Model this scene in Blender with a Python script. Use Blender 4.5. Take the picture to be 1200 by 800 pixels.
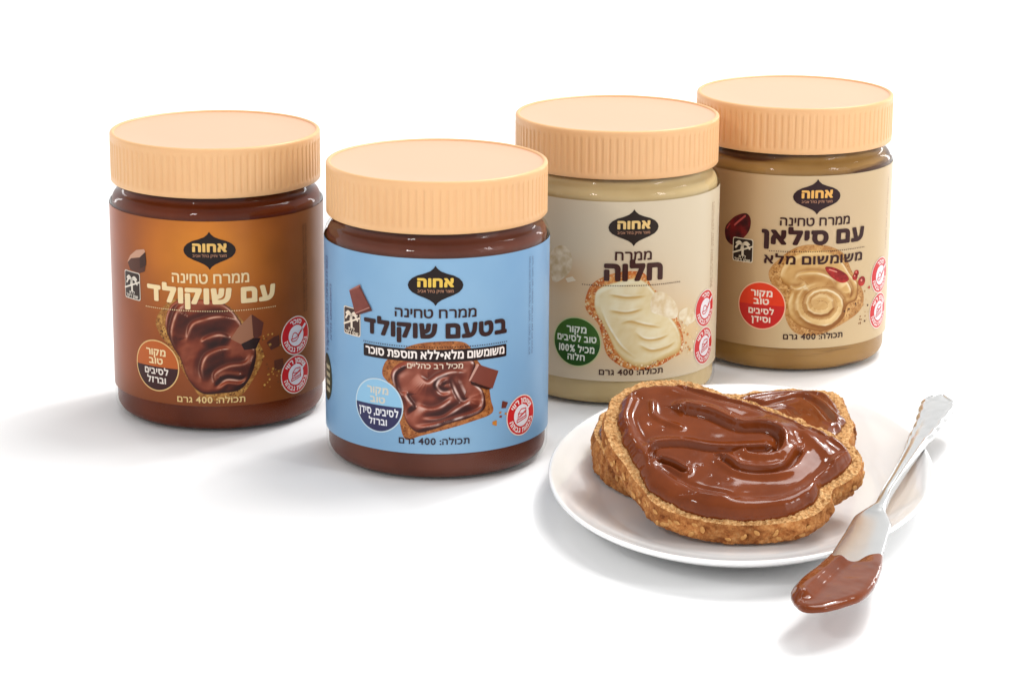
import bpy, math, random
import numpy as np
from mathutils import Vector, noise as mnoise

scene = bpy.context.scene
for _o in list(bpy.data.objects):
    bpy.data.objects.remove(_o)
COL = scene.collection
R_ = math.radians
MM = 0.001

# ---------------------------------------------------------------- camera
cam = bpy.data.cameras.new('camera')
cam_o = bpy.data.objects.new('camera', cam)
COL.objects.link(cam_o)
cam_o.location = (0, 0, 0.3202)
cam_o.rotation_euler = (math.pi / 2 - 0.2674, 0, 0)
cam.sensor_width = 36
cam.lens = 94.43
cam.shift_x = 0.0724
cam.clip_start = 0.05
cam.clip_end = 60
scene.camera = cam_o

# ---------------------------------------------------------------- light: white studio room and three softboxes
world = bpy.data.worlds.new('World')
scene.world = world
world.use_nodes = True
bg = world.node_tree.nodes['Background']
bg.inputs[1].default_value = 1.15
# bright white sweep low down, dimmer ceiling
_nt = world.node_tree
_tc = _nt.nodes.new('ShaderNodeTexCoord')
_sx = _nt.nodes.new('ShaderNodeSeparateXYZ')
_rp = _nt.nodes.new('ShaderNodeValToRGB')
_e = _rp.color_ramp.elements
_e[0].position, _e[0].color = 0.0, (1.0, 1.0, 1.0, 1)
_e[1].position, _e[1].color = 1.0, (.5, .5, .5, 1)
_q = _e.new(.3)
_q.color = (.82, .82, .82, 1)
_q = _e.new(.62)
_q.color = (.44, .44, .44, 1)
_nt.links.new(_tc.outputs['Generated'], _sx.inputs[0])
_nt.links.new(_sx.outputs['Z'], _rp.inputs['Fac'])
_nt.links.new(_rp.outputs['Color'], bg.inputs[0])


def area(name, loc, aim, sx, sy, power, col=(1, 1, 1)):
    l = bpy.data.lights.new(name, 'AREA')
    l.shape = 'RECTANGLE'
    l.size, l.size_y, l.energy, l.color = sx, sy, power, col
    o = bpy.data.objects.new(name, l)
    COL.objects.link(o)
    o.location = loc
    o.rotation_euler = (Vector(aim) - Vector(loc)).to_track_quat('-Z', 'Y').to_euler()
    return o


area('key_softbox', (1.40, 2.24, 3.26), (0.05, 1.0, 0.0), 1.9, 1.9, 100, (1, 0.99, 0.975))
area('right_strip', (0.90, 1.92, 0.30), (0.05, 1.05, 0.05), 0.10, 0.55, 1.3)
area('left_strip', (-0.95, 1.85, 0.30), (-0.05, 1.05, 0.05), 0.10, 0.55, 1.1)
area('small_softbox', (0.66, 1.76, 1.24), (0.08, 0.95, 0.0), 0.17, 0.17, 6.5)
area('small_left_softbox', (-0.36, 1.60, 1.38), (0.08, 0.95, 0.0), 0.11, 0.11, 1.5)
area('right_panel', (0.98, 0.38, 0.50), (0.05, 1.0, 0.05), 0.6, 0.6, 1.5)
area('right_softbox', (0.85, 0.45, 0.62), (0.05, 1.0, 0.05), 0.14, 0.40, 2.5)
area('left_softbox', (-0.42, 0.25, 0.62), (0.0, 1.0, 0.05), 0.11, 0.11, 1.8)

scene.view_settings.view_transform = 'Standard'
scene.view_settings.look = 'None'
scene.view_settings.exposure = 0
scene.view_settings.gamma = 1
scene.render.engine = 'CYCLES'
scene.cycles.use_denoising = True
scene.cycles.transparent_max_bounces = 12
scene.cycles.caustics_reflective = False
scene.cycles.caustics_refractive = False


# ---------------------------------------------------------------- helpers
def lin(c):
    c = np.asarray(c, float) / 255
    return np.where(c <= .04045, c / 12.92, ((c + .055) / 1.055) ** 2.4)


def lc(c, k=1.0):
    return tuple(float(x) * k for x in lin(c)) + (1,)


def put(name, me, mats=(), parent=None, smooth=True):
    for m in mats:
        me.materials.append(m)
    if smooth:
        me.polygons.foreach_set('use_smooth', np.ones(len(me.polygons), bool))
    me.update()
    o = bpy.data.objects.new(name, me)
    COL.objects.link(o)
    if parent is not None:
        o.parent = parent
    return o


def raw_mesh(name, V, polys, colors=None, mat_index=None):
    """V (n,3) metres; polys list of (m,k) index arrays."""
    me = bpy.data.meshes.new(name)
    me.vertices.add(len(V))
    me.vertices.foreach_set('co', np.ascontiguousarray(V, np.float32).ravel())
    loops = np.concatenate([p.ravel() for p in polys]).astype(np.int32)
    sizes = np.concatenate([np.full(len(p), p.shape[1]) for p in polys])
    me.loops.add(len(loops))
    me.loops.foreach_set('vertex_index', loops)
    me.polygons.add(len(sizes))
    starts = np.concatenate([[0], np.cumsum(sizes)[:-1]]).astype(np.int32)
    me.polygons.foreach_set('loop_start', starts)
    if mat_index is not None:
        me.polygons.foreach_set('material_index', mat_index.astype(np.int32))
    me.update(calc_edges=True)
    me.validate()
    if colors is not None:
        a = me.color_attributes.new('Ink', 'FLOAT_COLOR', 'POINT')
        c = np.ones((len(V), 4), np.float32)
        c[:, :3] = colors
        a.data.foreach_set('color', c.ravel())
    return me


def rings_mesh(name, rings, close_start=True, close_end=True):
    """rings: list of (N,3) closed loops in mm."""
    N = len(rings[0])
    V = np.concatenate(rings)
    i = np.arange(N)
    j = (i + 1) % N
    P = [np.stack([k * N + i, k * N + j, (k + 1) * N + j, (k + 1) * N + i], 1) for k in range(len(rings) - 1)]
    polys = [np.concatenate(P)]
    tri = []
    if close_start:
        V = np.vstack([V, rings[0].mean(0)])
        tri.append(np.stack([np.full(N, len(V) - 1), j, i], 1))
    if close_end:
        V = np.vstack([V, rings[-1].mean(0)])
        b = (len(rings) - 1) * N
        tri.append(np.stack([np.full(N, len(V) - 1), b + i, b + j], 1))
    if tri:
        polys.append(np.concatenate(tri))
    return raw_mesh(name, V * MM, polys)


def lathe(name, prof, N=192, rfun=None, **kw):
    a = np.linspace(0, 2 * np.pi, N, endpoint=False)
    rings = []
    for r, z in prof:
        rr = np.full(N, float(r)) if rfun is None else rfun(r, z, a)
        rings.append(np.stack([rr * np.cos(a), rr * np.sin(a), np.full(N, z)], 1))
    return rings_mesh(name, rings, **kw)


def arc_prof(cx, cz, r, a0, a1, n=8):
    return [(cx + r * math.cos(R_(a0 + (a1 - a0) * i / n)), cz + r * math.sin(R_(a0 + (a1 - a0) * i / n))) for i in range(n + 1)]


def spline(pts, n, closed=False):
    """Catmull-Rom, resampled to n points of even spacing."""
    P = np.asarray(pts, float)
    if closed:
        Q = np.vstack([P[-1:], P, P[:2]])
        segs = len(P)
    else:
        Q = np.vstack([2 * P[:1] - P[1:2], P, 2 * P[-1:] - P[-2:-1]])
        segs = len(P) - 1
    t = np.linspace(0, 1, 24, endpoint=False)[:, None]
    out = []
    for k in range(segs):
        a, b, c, d = Q[k], Q[k + 1], Q[k + 2], Q[k + 3]
        out.append(.5 * (2 * b + (c - a) * t + (2 * a - 5 * b + 4 * c - d) * t ** 2 + (3 * b - a - 3 * c + d) * t ** 3))
    out = np.vstack(out + [P[:1] if closed else P[-1:]])
    L = np.concatenate([[0], np.cumsum(np.hypot(*np.diff(out, axis=0).T))])
    s = np.linspace(0, L[-1], n, endpoint=not closed)
    return np.stack([np.interp(s, L, out[:, 0]), np.interp(s, L, out[:, 1])], 1)


def seg_dist(X, Y, A, B):
    """signed distance field to an open polyline A->B pieces: returns distance and side."""
    best = np.full(X.shape, 1e9)
    side = np.zeros(X.shape)
    for (ax, ay), (bx, by) in zip(A, B):
        dx, dy = bx - ax, by - ay
        l2 = dx * dx + dy * dy + 1e-12
        t = np.clip(((X - ax) * dx + (Y - ay) * dy) / l2, 0, 1)
        d = np.hypot(X - ax - t * dx, Y - ay - t * dy)
        m = d < best
        best = np.where(m, d, best)
        side = np.where(m, np.sign(dx * (Y - ay) - dy * (X - ax)), side)
    return best, side


def winding(X, Y, A, B):
    w = np.zeros(X.shape)
    for (ax, ay), (bx, by) in zip(A, B):
        up = (ay <= Y) & (by > Y)
        dn = (by <= Y) & (ay > Y)
        cr = (bx - ax) * (Y - ay) - (X - ax) * (by - ay)
        w += (up & (cr > 0)) * 1.0 - (dn & (cr < 0)) * 1.0
    return w


def poly_sdf(pts):
    P = np.asarray(pts, float)
    Q = np.roll(P, -1, 0)

    def f(X, Y):
        d, _ = seg_dist(X, Y, P, Q)
        return np.where(winding(X, Y, P, Q) != 0, -d, d)
    return f


def circ_sdf(cx, cy, r, ky=1.0):
    return lambda X, Y: np.hypot(X - cx, (Y - cy) / ky) - r


def line_sdf(pts, w):
    P = np.asarray(pts, float)
    return lambda X, Y: seg_dist(X, Y, P[:-1], P[1:])[0] - w / 2


def stroke_field(X, Y, pts, comps, n=36, taper=0.):
    """sum of ridges along a stroke: (offset, height, width) or (offset, height, width before, width after)."""
    P = spline(pts, n)
    best, sd, par = np.full(X.shape, 1e9), np.zeros(X.shape), np.zeros(X.shape)
    for k in range(n - 1):
        (ax, ay), (bx, by) = P[k], P[k + 1]
        dx, dy = bx - ax, by - ay
        t = np.clip(((X - ax) * dx + (Y - ay) * dy) / (dx * dx + dy * dy + 1e-12), 0, 1)
        d = np.hypot(X - ax - t * dx, Y - ay - t * dy)
        m = d < best
        best = np.where(m, d, best)
        sd = np.where(m, d * np.where(dx * (Y - ay) - dy * (X - ax) < 0, -1, 1), sd)
        par = np.where(m, (k + t) / (n - 1), par)
    f = np.zeros(X.shape)
    for c in comps:
        off, amp, w1 = c[:3]
        w2 = c[3] if len(c) > 3 else w1
        u = sd - off
        f += amp * np.exp(-(u / np.where(u < 0, w1, w2)) ** 2)
    if taper:
        e = np.clip(np.minimum(par, 1 - par) / taper, 0, 1)
        f *= e * e * (3 - 2 * e)
    return f


def vnoise(X, Y, seed=0):
    xi, yi = np.floor(X).astype(np.int64), np.floor(Y).astype(np.int64)
    fx, fy = X - xi, Y - yi
    fx, fy = fx * fx * (3 - 2 * fx), fy * fy * (3 - 2 * fy)

    def h(a, b):
        v = (a * 374761393 + b * 668265263 + seed * 982451653) & 0xffffffff
        v = ((v ^ (v >> 13)) * 1274126177) & 0xffffffff
        return ((v ^ (v >> 16)) & 0xffff) / 65535.0
    return (h(xi, yi) * (1 - fx) + h(xi + 1, yi) * fx) * (1 - fy) + (h(xi, yi + 1) * (1 - fx) + h(xi + 1, yi + 1) * fx) * fy


def fbm(X, Y, seed=0, o=4):
    f, a = 0, .5
    for k in range(o):
        f = f + a * vnoise(X * 2 ** k + 17.3 * k, Y * 2 ** k - 9.1 * k, seed + k)
        a *= .5
    return f


# ---------------------------------------------------------------- materials
def mat(name):
    m = bpy.data.materials.new(name)
    m.use_nodes = True
    nt = m.node_tree
    return m, nt, nt.nodes['Principled BSDF']


def simple(name, col, rough=.5, metal=0., coat=0., spec=.5, sss=0., sss_r=(1, .5, .3)):
    m, nt, p = mat(name)
    p.inputs['Base Color'].default_value = tuple(col[:3]) + (1,)
    p.inputs['Roughness'].default_value = rough
    p.inputs['Metallic'].default_value = metal
    p.inputs['Coat Weight'].default_value = coat
    p.inputs['Coat Roughness'].default_value = .05
    p.inputs['Specular IOR Level'].default_value = spec
    if sss:
        p.inputs['Subsurface Weight'].default_value = sss
        p.inputs['Subsurface Radius'].default_value = sss_r
        p.inputs['Subsurface Scale'].default_value = .003
    return m, nt, p


def noise_mix(nt, p, ramp, scale, detail=5, rough=.6, coords='Object', sock='Base Color'):
    tc = nt.nodes.new('ShaderNodeTexCoord')
    n = nt.nodes.new('ShaderNodeTexNoise')
    n.inputs['Scale'].default_value = scale
    n.inputs['Detail'].default_value = detail
    n.inputs['Roughness'].default_value = rough
    r = nt.nodes.new('ShaderNodeValToRGB')
    e = r.color_ramp.elements
    e[0].position, e[0].color = ramp[0]
    e[1].position, e[1].color = ramp[-1]
    for pos, c in ramp[1:-1]:
        q = e.new(pos)
        q.color = c
    nt.links.new(tc.outputs[coords], n.inputs['Vector'])
    nt.links.new(n.outputs['Fac'], r.inputs['Fac'])
    nt.links.new(r.outputs['Color'], p.inputs[sock])
    return tc, n, r


def bump(nt, p, tc, scale, strength, dist, kind='noise', coords='Object'):
    if kind == 'noise':
        n = nt.nodes.new('ShaderNodeTexNoise')
        n.inputs['Detail'].default_value = 6
        out = n.outputs['Fac']
    else:
        n = nt.nodes.new('ShaderNodeTexVoronoi')
        out = n.outputs['Distance']
    n.inputs['Scale'].default_value = scale
    b = nt.nodes.new('ShaderNodeBump')
    b.inputs['Strength'].default_value = strength
    b.inputs['Distance'].default_value = dist
    nt.links.new(tc.outputs[coords], n.inputs['Vector'])
    nt.links.new(out, b.inputs['Height'])
    nt.links.new(b.outputs['Normal'], p.inputs['Normal'])
    return b


INK_K = .80
BASE_K = .65          # print colours are given as they look in white light


def ink_mat():
    m, nt, p = mat('printed_film')
    a = nt.nodes.new('ShaderNodeAttribute')
    a.attribute_name = 'Ink'
    nt.links.new(a.outputs['Color'], p.inputs['Base Color'])
    p.inputs['Roughness'].default_value = .3
    p.inputs['Specular IOR Level'].default_value = .22
    return m


INK = ink_mat()

M_table, nt, p = simple('white_table', (.9, .9, .9), .55, spec=.2)
M_lid, nt, p = simple('lid_plastic', lc((247, 194, 134)), .42, spec=.4, sss=.12, sss_r=(1, .6, .3))
tc, n, r = noise_mix(nt, p, [(.3, lc((220, 170, 119))), (.7, lc((225, 178, 128)))], 30)
M_lidtop, nt, p = simple('lid_top_plastic', lc((229, 172, 140)), .42, spec=.4)
tc = nt.nodes.new('ShaderNodeTexCoord')
bump(nt, p, tc, 900, .05, .0003)

# clear plastic wall: mirror-like at grazing angles, clear otherwise
M_clear = bpy.data.materials.new('clear_plastic')
M_clear.use_nodes = True
nt = M_clear.node_tree
nt.nodes.remove(nt.nodes['Principled BSDF'])
tr = nt.nodes.new('ShaderNodeBsdfTransparent')
tr.inputs[0].default_value = (.97, .97, .965, 1)
gl = nt.nodes.new('ShaderNodeBsdfGlossy')
gl.inputs['Roughness'].default_value = .045
fr = nt.nodes.new('ShaderNodeFresnel')
fr.inputs[0].default_value = 1.33
mx = nt.nodes.new('ShaderNodeMixShader')
ge = nt.nodes.new('ShaderNodeNewGeometry')
iv = nt.nodes.new('ShaderNodeMath')
iv.operation = 'SUBTRACT'
iv.inputs[0].default_value = 1
nt.links.new(ge.outputs['Backfacing'], iv.inputs[1])
mu = nt.nodes.new('ShaderNodeMath')
mu.operation = 'MULTIPLY'
nt.links.new(fr.outputs[0], mu.inputs[0])
nt.links.new(iv.outputs[0], mu.inputs[1])
nt.links.new(mu.outputs[0], mx.inputs[0])
nt.links.new(tr.outputs[0], mx.inputs[1])
nt.links.new(gl.outputs[0], mx.inputs[2])
nt.links.new(mx.outputs[0], nt.nodes['Material Output'].inputs[0])


def fill_mat(name, c1, c2, scale=28):
    m, nt, p = simple(name, lc(c1), .45, spec=.05)
    noise_mix(nt, p, [(.35, lc(c1)), (.65, lc(c2))], scale, 3)
    return m


def streaked(name, c1, c2, dark):
    """filling with thin, mostly level streaks of dark syrup behind the wall."""
    m = fill_mat(name, c1, c2)
    nt = m.node_tree
    p = nt.nodes['Principled BSDF']
    src = p.inputs['Base Color'].links[0].from_socket
    tc = nt.nodes.new('ShaderNodeTexCoord')
    mp = nt.nodes.new('ShaderNodeMapping')
    mp.inputs['Scale'].default_value = (16, 16, 150)
    mp.inputs['Location'].default_value = (3.1, 1.7, .9)
    n = nt.nodes.new('ShaderNodeTexNoise')
    n.inputs['Scale'].default_value = 1
    n.inputs['Detail'].default_value = 4
    r = nt.nodes.new('ShaderNodeValToRGB')
    r.color_ramp.elements[0].position, r.color_ramp.elements[0].color = .55, (0, 0, 0, 1)
    r.color_ramp.elements[1].position, r.color_ramp.elements[1].color = .64, (1, 1, 1, 1)
    mx = nt.nodes.new('ShaderNodeMix')
    mx.data_type = 'RGBA'
    mx.inputs[7].default_value = lc(dark)
    nt.links.new(tc.outputs['Object'], mp.inputs[0])
    nt.links.new(mp.outputs[0], n.inputs['Vector'])
    nt.links.new(n.outputs['Fac'], r.inputs[0])
    nt.links.new(r.outputs['Color'], mx.inputs[0])
    nt.links.new(src, mx.inputs[6])
    nt.links.new(mx.outputs[2], p.inputs['Base Color'])
    return m


M_choc, nt, p = simple('chocolate_cream', lc((140, 72, 36)), .09, spec=.27)
noise_mix(nt, p, [(.3, lc((100, 44, 15))), (.7, lc((120, 56, 21)))], 60, 4)

M_crumb, nt, p = simple('bread_crumb', lc((214, 170, 112)), .85, spec=.15)
tc, n, r = noise_mix(nt, p, [(.3, lc((100, 54, 22))), (.42, lc((178, 124, 72))), (.55, lc((212, 166, 112))), (.75, lc((238, 206, 158)))], 620, 7, .8)
bump(nt, p, tc, 800, .9, .0010, 'voronoi')
M_crust, nt, p = simple('bread_crust', lc((190, 125, 60)), .78, spec=.2)
tc, n, r = noise_mix(nt, p, [(.3, lc((84, 38, 14))), (.42, lc((158, 94, 46))), (.56, lc((198, 136, 78))), (.75, lc((230, 188, 134)))], 250, 8, .76)
n2 = nt.nodes.new('ShaderNodeTexNoise')
n2.inputs['Scale'].default_value = 65
n2.inputs['Detail'].default_value = 3
r2 = nt.nodes.new('ShaderNodeValToRGB')
r2.color_ramp.elements[0].position, r2.color_ramp.elements[0].color = .34, (.50, .40, .32, 1)
r2.color_ramp.elements[1].position, r2.color_ramp.elements[1].color = .62, (1, 1, 1, 1)
mm = nt.nodes.new('ShaderNodeMix')
mm.data_type, mm.blend_type = 'RGBA', 'MULTIPLY'
mm.inputs[0].default_value = 1
nt.links.new(tc.outputs['Object'], n2.inputs['Vector'])
nt.links.new(n2.outputs['Fac'], r2.inputs['Fac'])
nt.links.new(r.outputs['Color'], mm.inputs[6])
nt.links.new(r2.outputs['Color'], mm.inputs[7])
nt.links.new(mm.outputs[2], p.inputs['Base Color'])
bump(nt, p, tc, 640, .9, .0009)
M_seed, nt, p = simple('sesame', lc((216, 170, 106)), .55, spec=.3)
noise_mix(nt, p, [(.3, lc((170, 114, 56))), (.7, lc((212, 160, 96)))], 300)

M_china, nt, p = simple('white_china', (.82, .82, .815), .12, spec=.5, coat=.3)
M_steel, nt, p = simple('polished_silver', (.74, .74, .735), .2, metal=.92)
tc, n, r = noise_mix(nt, p, [(.3, (.66, .66, .655, 1)), (.7, (.72, .72, .71, 1))], 60)

# ---------------------------------------------------------------- printing on the curved label
R_LAB = 43.5
CASES = {1: [[0, 4, 7]], 2: [[1, 5, 4]], 3: [[0, 1, 5, 7]], 4: [[2, 6, 5]], 5: [[0, 4, 7], [2, 6, 5]], 6: [[1, 2, 6, 4]],
         7: [[0, 1, 2, 6, 7]], 8: [[3, 7, 6]], 9: [[0, 4, 6, 3]], 10: [[1, 5, 4], [3, 7, 6]], 11: [[0, 1, 5, 6, 3]],
         12: [[2, 3, 7, 5]], 13: [[0, 4, 5, 2, 3]], 14: [[1, 2, 3, 7, 4]], 15: [[0, 1, 2, 3]]}


def march(F, x0, y0, h):
    """filled polygons of F < 0 on a regular grid: dict k -> (n,k,2)."""
    ny, nx = F.shape
    F = np.where(np.abs(F) < 1e-9, 1e-9, F)
    a, b, c, d = F[:-1, :-1], F[:-1, 1:], F[1:, 1:], F[1:, :-1]
    code = (a < 0) * 1 + (b < 0) * 2 + (c < 0) * 4 + (d < 0) * 8
    J, I = np.nonzero(code)
    code = code[J, I]
    a, b, c, d = a[J, I], b[J, I], c[J, I], d[J, I]

    def t(p, q):
        den = np.where(np.abs(p - q) < 1e-12, 1e-12, p - q)
        return np.clip(p / den, 0, 1)
    X, Y, o, z = I.astype(float), J.astype(float), np.ones(len(I)), np.zeros(len(I))
    pts = np.stack([np.stack([X, Y], 1), np.stack([X + 1, Y], 1), np.stack([X + 1, Y + 1], 1), np.stack([X, Y + 1], 1),
                    np.stack([X + t(a, b), Y], 1), np.stack([X + 1, Y + t(b, c)], 1),
                    np.stack([X + 1 - t(c, d), Y + 1], 1), np.stack([X, Y + 1 - t(d, a)], 1)], 1)
    out = {}
    for cs, polys in CASES.items():
        m = code == cs
        if not m.any():
            continue
        for pl in polys:
            out.setdefault(len(pl), []).append(pts[m][:, pl])
    return {k: np.concatenate(v) * h + np.array([x0, y0]) for k, v in out.items()}


class Ink:
    def __init__(self):
        self.items = []

    def add(self, polys, layer, color, tf=None):
        for k, P in polys.items():
            if tf is not None:
                P = tf(P)
            self.items.append((P, layer, color))

    def shape(self, sdf, box, step, layer, color):
        x0, x1, y0, y1 = box
        x = np.arange(x0 - step, x1 + 2 * step, step)
        y = np.arange(y0 - step, y1 + 2 * step, step)
        X, Y = np.meshgrid(x, y)
        self.add(march(sdf(X, Y), x[0], y[0], step), layer, color)

    def poly(self, pts, layer, color, step=.3):
        P = np.asarray(pts, float)
        self.shape(poly_sdf(P), (P[:, 0].min(), P[:, 0].max(), P[:, 1].min(), P[:, 1].max()), step, layer, color)

    def disc(self, cx, cy, r, layer, color, step=.3, ky=1.0):
        self.shape(circ_sdf(cx, cy, r, ky), (cx - r, cx + r, cy - r * ky, cy + r * ky), step, layer, color)

    def line(self, pts, w, layer, color, step=.12):
        P = np.asarray(pts, float)
        self.shape(line_sdf(P, w), (P[:, 0].min() - w, P[:, 0].max() + w, P[:, 1].min() - w, P[:, 1].max() + w), step, layer, color)

    def build(self, name, parent, dz=0.0):
        VS, PS, CS, base = [], [], [], 0
        for P, layer, color in self.items:
            n, k, _ = P.shape
            Q = P.reshape(-1, 2)
            r = R_LAB + .05 * layer
            ph = Q[:, 0] / R_LAB
            VS.append(np.stack([r * np.sin(ph), -r * np.cos(ph), Q[:, 1] + dz], 1))
            PS.append(base + np.arange(n * k).reshape(n, k))
            if callable(color):
                c = lin(color(Q[:, 0], Q[:, 1]))
            else:
                c = np.broadcast_to(lin(color), (n * k, 3))
            CS.append(c * INK_K)
            base += n * k
        me = raw_mesh(name, np.concatenate(VS) * MM, PS, np.concatenate(CS))
        return put(name, me, [INK], parent)


_glyph = {}


def glyph(ch, bold):
    key = (ch, round(bold, 3))
    if key in _glyph:
        return _glyph[key]
    cu = bpy.data.curves.new('glyph', 'FONT')
    cu.body = ch
    cu.size = 1
    cu.dimensions = '2D'
    cu.fill_mode = 'NONE'
    cu.resolution_u = 5
    o = bpy.data.objects.new('glyph', cu)
    COL.objects.link(o)
    bpy.context.view_layer.update()
    me = bpy.data.meshes.new_from_object(o.evaluated_get(bpy.context.evaluated_depsgraph_get()))
    V = np.array([v.co[:2] for v in me.vertices]).reshape(-1, 2)
    E = np.array([e.vertices[:] for e in me.edges]).reshape(-1, 2)
    bpy.data.objects.remove(o)
    bpy.data.curves.remove(cu)
    bpy.data.meshes.remove(me)
    if len(V) == 0:
        _glyph[key] = (None, 0, .3)
        return _glyph[key]
    # order every contour, so that the winding number is right
    nb = {}
    for a, b in E:
        nb.setdefault(a, []).append(b)
        nb.setdefault(b, []).append(a)
    seen, A, B = set(), [], []
    for s in range(len(V)):
        if s in seen or s not in nb:
            continue
        loop, cur, prev = [s], s, None
        seen.add(s)
        while True:
            nx = [q for q in nb[cur] if q != prev and q not in seen]
            if not nx:
                break
            prev, cur = cur, nx[0]
            seen.add(cur)
            loop.append(cur)
        L = V[loop]
        A.append(L)
        B.append(np.roll(L, -1, 0))
    A, B = np.concatenate(A), np.concatenate(B)
    st = .028
    x0, x1, y0, y1 = V[:, 0].min() - .12, V[:, 0].max() + .12, V[:, 1].min() - .12, V[:, 1].max() + .12
    x, y = np.arange(x0, x1 + st, st), np.arange(y0, y1 + st, st)
    X, Y = np.meshgrid(x, y)
    d, _ = seg_dist(X, Y, A, B)
    # even-odd by ray crossing
    w = np.zeros(X.shape)
    for (ax, ay), (bx, by) in zip(A, B):
        m = ((ay <= Y) != (by <= Y))
        xx = ax + (Y - ay) / ((by - ay) if by != ay else 1e-9) * (bx - ax)
        w += m & (X < xx)
    F = np.where(w % 2 == 1, -d, d) - bold
    _glyph[key] = (march(F, x[0], y[0], st), V[:, 0].min() - bold, V[:, 0].max() + bold)
    return _glyph[key]


def visual(s):
    """right-to-left reading order to drawing order; digit runs keep theirs."""
    out, run = [], ''
    for ch in reversed(s):
        if ch.isdigit() or ch == '%':
            run = ch + run
        else:
            out.append(run)
            run = ''
            out.append(ch)
    out.append(run)
    return ''.join(out)


def layout(s, bold, gap):
    x, res = 0, []
    for ch in visual(s):
        if ch == ' ':
            x += .27
            continue
        P, a, b = glyph(ch, bold)
        if P is None:
            x += .27
            continue
        res.append((P, a, x, b - a))
        x += b - a + gap
    return res, max(x - gap, .01)


def text(ink, s, cx, zb, width, xh, layer, color, bold=0., gap=.09, rot=0., slope=0.):
    """one line, centred at cx, baseline zb, letter height xh (mm)."""
    res, W = layout(s, bold, gap)
    sx, sy = width / W, xh / (.592 + 2 * bold)
    cr, sr = math.cos(rot), math.sin(rot)
    for P, a, x, w in res:
        def tf(Q, a=a, x=x):
            u = (Q[..., 0] - a + x - W / 2) * sx
            v = (Q[..., 1] + bold) * sy
            v = v + slope * u
            return np.stack([cx + u * cr - v * sr, zb + u * sr + v * cr], -1)
        ink.add(P, layer, color, tf)


def arc_text(ink, s, cx, cz, r, span, xh, layer, color, bold=.03, bottom=False):
    res, W = layout(s, bold, .1)
    sy = xh / (.592 + 2 * bold)
    for P, a, x, w in res:
        t = ((x + w / 2) / W - .5) * R_(span)
        ang = (-math.pi / 2 + t) if bottom else (math.pi / 2 - t)
        sxx = r * R_(span) / W

        def tf(Q, a=a, w=w, ang=ang):
            u = (Q[..., 0] - a - w / 2) * sxx
            v = (Q[..., 1] - .3) * sy
            rr = r - v if bottom else r + v
            th = ang + (u / r if bottom else -u / r)
            return np.stack([cx + rr * np.cos(th), cz + rr * np.sin(th)], -1)
        ink.add(P, layer, color, tf)


DARK = (52, 28, 24)


def emblem(parent, zc, dark, gold, dz):
    k = Ink()
    half = [(0, 7.4), (.7, 6.3), (2.0, 5.2), (4.2, 4.3), (6.8, 3.5), (8.8, 2.4), (10.0, 1.1), (10.4, -.2), (10.0, -1.6),
            (8.8, -2.9), (6.6, -4.0), (4.2, -4.9), (2.2, -5.8), (.8, -6.8), (0, -8.0)]
    pts = [(x, zc + z) for x, z in half] + [(-x, zc + z) for x, z in half[-2:0:-1]]
    k.poly(pts, 3, dark, .22)
    text(k, 'אחוה', 0, zc - .9, 13.6, 3.5, 4, gold, .055, .09)
    text(k, 'מוצר ותיק בתל אביב', 0, zc - 2.9, 13.4, 1.0, 4, (196, 140, 110), .01, .12)
    k.build('brand_emblem', parent, dz)


def palm_badge(parent, cx, cz, dz, dark=(58, 42, 34), white=(236, 224, 208), w=5.0, h=5.7):
    k = Ink()

    def rr(hw, hh, rad=.9):
        return lambda X, Y: np.hypot(np.maximum(np.abs(X - cx) - hw + rad, 0), np.maximum(np.abs(Y - cz) - hh + rad, 0)) - rad
    k.shape(rr(w, h), (cx - w, cx + w, cz - h, cz + h), .25, 3, white)
    k.shape(rr(w - .35, h - .35), (cx - w, cx + w, cz - h, cz + h), .25, 4, dark)
    k.line([(cx - w + .2, cz - 1.6), (cx + w - .3, cz + 2.0)], .7, 5, white)
    k.line([(cx + .1, cz - 2.0), (cx + .1, cz + .5), (cx - .1, cz + 2.5)], 1.1, 6, white)
    for dx, dy, up in ((-3.3, -.3, 1.5), (-3.0, 1.6, 1.6), (3.3, -.3, 1.5), (3.0, 1.6, 1.6), (-.6, -.9, .1)):
        k.line(spline([(cx - .1, cz + 2.4), (cx + dx * .55, cz + 2.4 + up * .75 - (.9 if dy < 0 else 0)), (cx + dx, cz + 1.2 + dy)], 8), .85, 6, white)
    text(k, 'ללא', cx, cz - 3.5, 3.4, 1.15, 6, white, .03, .1)
    text(k, 'שמן דקל', cx, cz - 5.0, 7.4, 1.2, 6, white, .03, .1)
    k.build('palm_badge', parent, dz)


RED = (214, 38, 42)


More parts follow.
